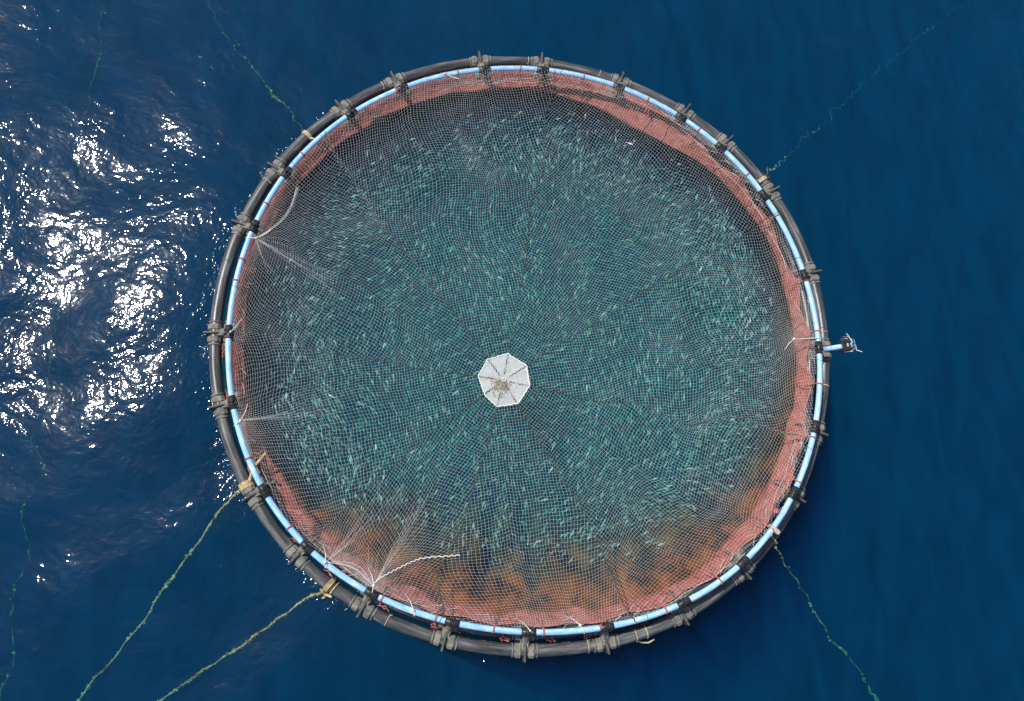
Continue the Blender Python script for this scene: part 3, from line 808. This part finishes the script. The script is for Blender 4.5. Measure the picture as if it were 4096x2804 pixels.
for k_, P in ROPES.items():
    lb, rad, wig, mr, mg, ng, _ = RL_[k_]
    P = np.array(P); L = np.concatenate([[0], np.cumsum(np.linalg.norm(np.diff(P, axis=0), axis=1))])
    n = int(L[-1] / .07); s = np.linspace(0, L[-1], n)
    Q = np.stack([np.interp(s, L, P[:, i]) for i in range(3)], 1)
    d = P[-1] - P[0]; d /= np.linalg.norm(d); nr = np.array([-d[1], d[0], 0])
    r_ = np.random.default_rng(ord(k_))
    w_ = np.zeros(n)
    for q_ in range(9):
        wl = .35 * 9 ** r_.uniform(0, 1); w_ += wig * .45 * (wl / 1.2) ** .5 * np.sin(2 * PI * s / wl + r_.uniform(0, 6.28))
    amp = np.clip(s / 1.0, 0, 1)
    Q += nr * (w_ * amp)[:, None]
    root = empty('mooring_rope', tuple(P[0])); tag(root, lb, 'mooring rope', 'mooring ropes')
    b = MB(); rr = rad * (1 + .35 * np.abs(np.sin(s * 5 + 2 * np.sin(s * 1.3))) + .12 * r_.normal(size=n))
    b.tube(Q, rr, 7); b.build('rope', mr, root)
    b = MB()
    cl = r_.uniform(0, 1, max(3, ng // 12)) * L[-1]
    for q_ in range(ng * 2):
        ss = r_.choice(cl) + r_.normal(0, .22) if r_.uniform() < .55 else r_.uniform(0, L[-1])
        ss = min(max(ss, .15), L[-1] - .01); c = np.array([np.interp(ss, s, Q[:, i]) for i in range(3)])
        gr = max(rad, .024); b.blob(c + r_.normal(0, gr * .8, 3) * (1, 1, .4), gr * r_.uniform(.45, 1.45), (r_.uniform(.8, 1.7), r_.uniform(.8, 1.7), .8), .3)
    tag(b.build('growth', mg, root), kind='stuff')
    # the turns round the floating pipe
    if k_ in 'abdec':
        b = MB(); a = math.atan2(P[0][1], P[0][0]); R = float(rF(a))
        if k_ == 'd':
            for o_ in (-.075, -.035, 0, .04, .08): torus_wrap(b, a + .004 + o_ / R, R, ZP, PR, .03, 1, .05)
            aa = a - .004
            b.tube([pos(aa, R - .18, ZP + .2), pos(aa - .012, R - .34, .5), pos(aa - .02, R - .5, .72), pos(aa - .03, R - .72, .76), pos(aa - .045, R - .95, .66)], [.05, .045, .045, .04, .035], 8)
        elif k_ == 'e':
            for o_ in (-.10, -.05, .0, .13): torus_wrap(b, a + o_ / R, R, ZP, PR, .024, 1, .04)
            b.tube([pos(a - .02, R + .24, ZP), pos(a, R + .27, ZP + .04), pos(a + .02, R + .22, ZP + .05)], .035, 8)
            b.tube([pos(a - .01, R + .2, ZP + .1), pos(a + .005, R + .33, ZP), pos(a + .0, R + .42, ZP - .08)], .03, 8)
        elif k_ == 'c':
            torus_wrap(b, a, R, ZP, PR, .022, 1, .04); b.blob(pos(a, R + .22, .05), .06)
        else:
            for o_ in (-.045, 0, .045): torus_wrap(b, a + o_ / R, R, ZP, PR, .022, 1, .02)
            b.tube([pos(a, R - .18, ZP + .1), pos(a + .004, R - .4, .5), pos(a + .006, R - .62, .7), pos(a + .02, R - .9, .6)], [.03, .025, .02, .014], 6)
        b.build('rope_coil', M_yellow if k_ in 'dec' else M_cream, root)
        if k_ in 'be':
            b = MB()
            for q_ in range(40):
                c = P[0] * (.6 if k_ == 'b' else .55) + P[1] * .42; c[2] = .0 if k_ == 'e' else -.08
                b.blob(c + rng.normal(0, .07, 3) * (1, 1, .4), rng.uniform(.02, .05), jit=.5)
            tag(b.build('weed_tuft', M_brown, root), kind='stuff')

# ------------------------------------------------------------------ instrument on a blue arm
unit = empty('instrument_unit', (9.46, -.92, .9)); tag(unit, 'black instrument box on a short blue arm at the right of the ring', 'instrument')
b = MB(); A0 = np.array([9.46, -.93, .86]); A1 = np.array([10.10, -.84, .95]); b.tube([A0, (A0 + A1) / 2, A1], .085, 14); b.build('arm', M_blue, unit)
e1 = (A1 - A0); e1[2] = 0; e1 /= np.linalg.norm(e1); e2 = np.array([-e1[1], e1[0], 0]); ez = np.array([0, 0, 1.])
cc = np.array([10.19, -.83, .96])
b = MB(); b.box(cc, e1, e2, ez, (.145, .205, .13), .03); b.box(cc + ez * .15 + e2 * .12, e1, e2, ez, (.10, .05, .02), .01); b.box(cc + ez * .15 - e2 * .14, e1, e2, ez, (.12, .035, .02), .01)
b.tube([cc + e2 * .1 - e1 * .1 + ez * .12, cc + e2 * .1 - e1 * .1 + ez * .17], .025, 8)
b.build('case', M_case, unit, False)
b = MB(); b.box(cc + ez * .136 + e1 * .02, e1, e2, ez, (.03, .055, .004)); b.build('sticker', M_label, unit, False)
b = MB(); k = cc + e1 * .21
for s_ in (-.17, .17): b.tube([cc + e1 * .1 + e2 * s_ * 1.1 + ez * .1, k + e2 * s_ + ez * .12, k + e2 * s_ * .6 + ez * .12], .012, 6)
b.tube([cc - e1 * .16 - e2 * .22 + ez * .1, cc + e1 * .16 - e2 * .22 + ez * .1], .012, 6)
b.tube([cc - e1 * .16 + e2 * .22 + ez * .1, cc + e1 * .10 + e2 * .22 + ez * .1], .010, 6)
b.build('steel_frame', M_metal, unit)
b = MB(); kc = cc + e1 * .235; b.tube([kc - ez * .35, kc + ez * .12, kc + ez * .13], [.075, .075, .06], 16); b.build('blue_float', M_blue, unit)
b = MB(); b.tube([kc + e2 * .05 - e1 * .03 + ez * .14, kc + e2 * .22 - e1 * .10 + ez * .16, kc + e2 * .37 - e1 * .17 + ez * .17], [.014, .016, .03], 7)
b.tube([kc + e1 * .07 - e2 * .05 + ez * .1, kc + e1 * .05 - e2 * .20 + ez * .1, kc + e1 * .24 - e2 * .29 + ez * .08], [.02, .017, .013], 6)
b.tube([kc + e2 * .24 - e1 * .1 + ez * .16, kc + e2 * .27 - e1 * .22 + ez * .17, kc + e2 * .28 - e1 * .34 + ez * .16], .005, 4)
b.tube([kc + e2 * .18 - e1 * .06 + ez * .16, kc + e2 * .14 + e1 * .03 + ez * .15, kc + e2 * .05 + e1 * .06 + ez * .13], .008, 4)
b.build('probe_rod', M_white, unit)

# wooden stub and cloth scrap at the lower right
t_ = empty('wooden_stub', (7.2, -6.5, .7)); tag(t_, 'pale weathered stub sticking out of the handrail at the lower right of the ring', 'stub')
b = MB(); e = np.array([7.2, -6.54, 0.]); e /= np.linalg.norm(e); c = np.array([7.08, -6.53, .84])
b.tube([c - e * .1, c + e * .0, c + e * .22, c + e * .26], [.06, .07, .085, .06], 10); b.build('stub', M_cream, t_)
b = MB()
for k in range(8):
    o_ = rng.normal(0, .05, 3); b.tube([c + o_, c + e * .1 + o_ * 1.5 + (-.1, -.15, -.1), c + e * .02 + (-.25, -.3, -.2) + o_], .008, 5)
b.build('snagged_twine', M_thread, t_)
b = MB()
for k in range(9):
    q0 = np.array([7.27, -6.06, .86]) + rng.normal(0, .04, 3) * (1, 1, .3); b.blob(q0, .045, (1.2, 1.2, .4), .35)
tag(b.build('cloth_scrap', M_red), 'scrap of faded red cloth on the handrail at the lower right, above the pale stub', 'cloth scrap')

# ------------------------------------------------------------------ fish
def fish_mesh(bend, L=1.0):
    n = 9; s = np.linspace(0, 1, n)
    W_ = np.array([.012, .055, .075, .078, .068, .05, .03, .015, .008]) * .46 ; H_ = np.array([.02, .10, .14, .15, .13, .095, .055, .03, .05])
    ang = bend * s ** 1.5; x = np.cumsum(np.cos(ang)) / n; y = np.cumsum(np.sin(ang)) / n
    v = []; f = []; k = 6
    for i in range(n):
        t = np.array([math.cos(ang[i]), math.sin(ang[i])]); nn = np.array([-t[1], t[0]])
        for q in range(k):
            p = 2 * PI * q / k
            v.append((-(x[i] - .5) , 0, 0) if False else (.5 - x[i] - nn[0] * 0 + nn[0] * W_[i] * math.cos(p), y[i] + nn[1] * W_[i] * math.cos(p), H_[i] * math.sin(p)))
    for i in range(n - 1):
        for q in range(k):
            w_ = (q + 1) % k; f.append((i * k + q, i * k + w_, i * k + k + w_, i * k + k + q))
    f.append(tuple(range(k))); 
    # forked tail
    b0 = len(v); t = np.array([math.cos(ang[-1]), math.sin(ang[-1])]); e = np.array([.5 - x[-1], y[-1]])
    v += [(e[0], e[1] - .01, 0), (e[0], e[1] + .01, 0), (e[0] - .16 * t[0], e[1] + .16 * t[1], .11), (e[0] - .16 * t[0], e[1] + .16 * t[1], -.11), (e[0] - .10 * t[0], e[1] + .10 * t[1], 0)]
    f += [(b0, b0 + 2, b0 + 4), (b0 + 1, b0 + 4, b0 + 2), (b0, b0 + 4, b0 + 3), (b0 + 1, b0 + 3, b0 + 4)]
    return np.array(v) * L, f
FM = [fish_mesh(bd) for bd in (-.9, -.5, -.2, 0, .25, .55, .9)]
meshes = []
for i, (v_, f_) in enumerate(FM):
    me = bpy.data.meshes.new('fish'); me.from_pydata(v_.tolist(), [], f_); me.materials.append(M_fish)
    me.polygons.foreach_set('use_smooth', [True] * len(me.polygons)); me.update(); meshes.append(me)
def fish_spot(zlo, zhi):
    while True:
        x, y = rng.uniform(-11, 11, 2); z = rng.uniform(zlo, zhi); a = math.atan2(y, x); d = -z
        le = float(np.interp(a % (2 * PI), T, lean)); R = float(rW(a)) - le * d - .35 - .3 * max(le, 0)
        if math.hypot(x, y) < R: return x, y, z
def heading(x, y):
    h = math.radians(56) + .45 * float(nz2(np.array([x]), np.array([y]), 131, 6, 6)[0]) + rng.normal(0, .30)
    h -= .55 / (1 + math.exp((y + 1) / 1.5)) * (1 if x > 0 else -1.3)
    return h + (PI if rng.uniform() < .5 else 0)
for i in range(300):
    x, y, z = fish_spot(-1.5, -.35)
    o = bpy.data.objects.new('fish', meshes[rng.integers(7)]); COL.objects.link(o)
    L_ = rng.uniform(.22, .33); o.scale = (L_, L_, L_ * .9); o.location = (x, y, z)
    o.rotation_euler = (rng.normal(0, .5), rng.normal(0, .12), heading(x, y))
    tag(o, 'silver-grey fish near the surface, among the uppermost of the shoal', 'fish', 'fish swimming in the upper water of the cage')
vs_, fs_, mi_, n0 = [], [], [], 0
for i in range(26000):
    if i % 5 == 0:                                     # fish that keep to the net wall, higher in the water
        while True:
            x, y, z = fish_spot(-2.6, -.5)
            if math.hypot(x, y) > 6.6: break
    else: x, y, z = fish_spot(*((lambda q: (-q - .05, -q))(.9 + 6.2 * rng.uniform())))
    v_, f_ = FM[rng.integers(7)]; L_ = rng.uniform(.19, .34)
    rx, rz = rng.normal(0, .6), heading(x, y); m3 = np.array((Matrix.Rotation(rz, 3, 'Z') @ Matrix.Rotation(rx, 3, 'X')))
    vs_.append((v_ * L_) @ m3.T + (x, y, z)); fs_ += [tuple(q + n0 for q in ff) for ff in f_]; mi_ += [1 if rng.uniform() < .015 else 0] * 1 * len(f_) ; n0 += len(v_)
b = MB(); b.v = vs_; b.f = fs_; b.mi = mi_; b.n = n0
tag(b.build('fish_shoal', [M_fish, M_fishb]), 'dense shoal of silver-grey fish deeper down in the cage', 'fish shoal', None, 'stuff')
o = bpy.data.objects.new('fish', fish_mesh(.3)[0] is None or meshes[4].copy()); COL.objects.link(o)
o.data.materials.clear(); o.data.materials.append(simple('pale_fish_belly', (.75, .68, .62), (.9, .88, .85), 20, .4))
o.location = (3.77, 6.89, .03); o.scale = (.28, .28, .30); o.rotation_euler = (1.4, 0, -.2)
tag(o, 'dead white fish floating on the surface under the net at the upper right', 'fish')
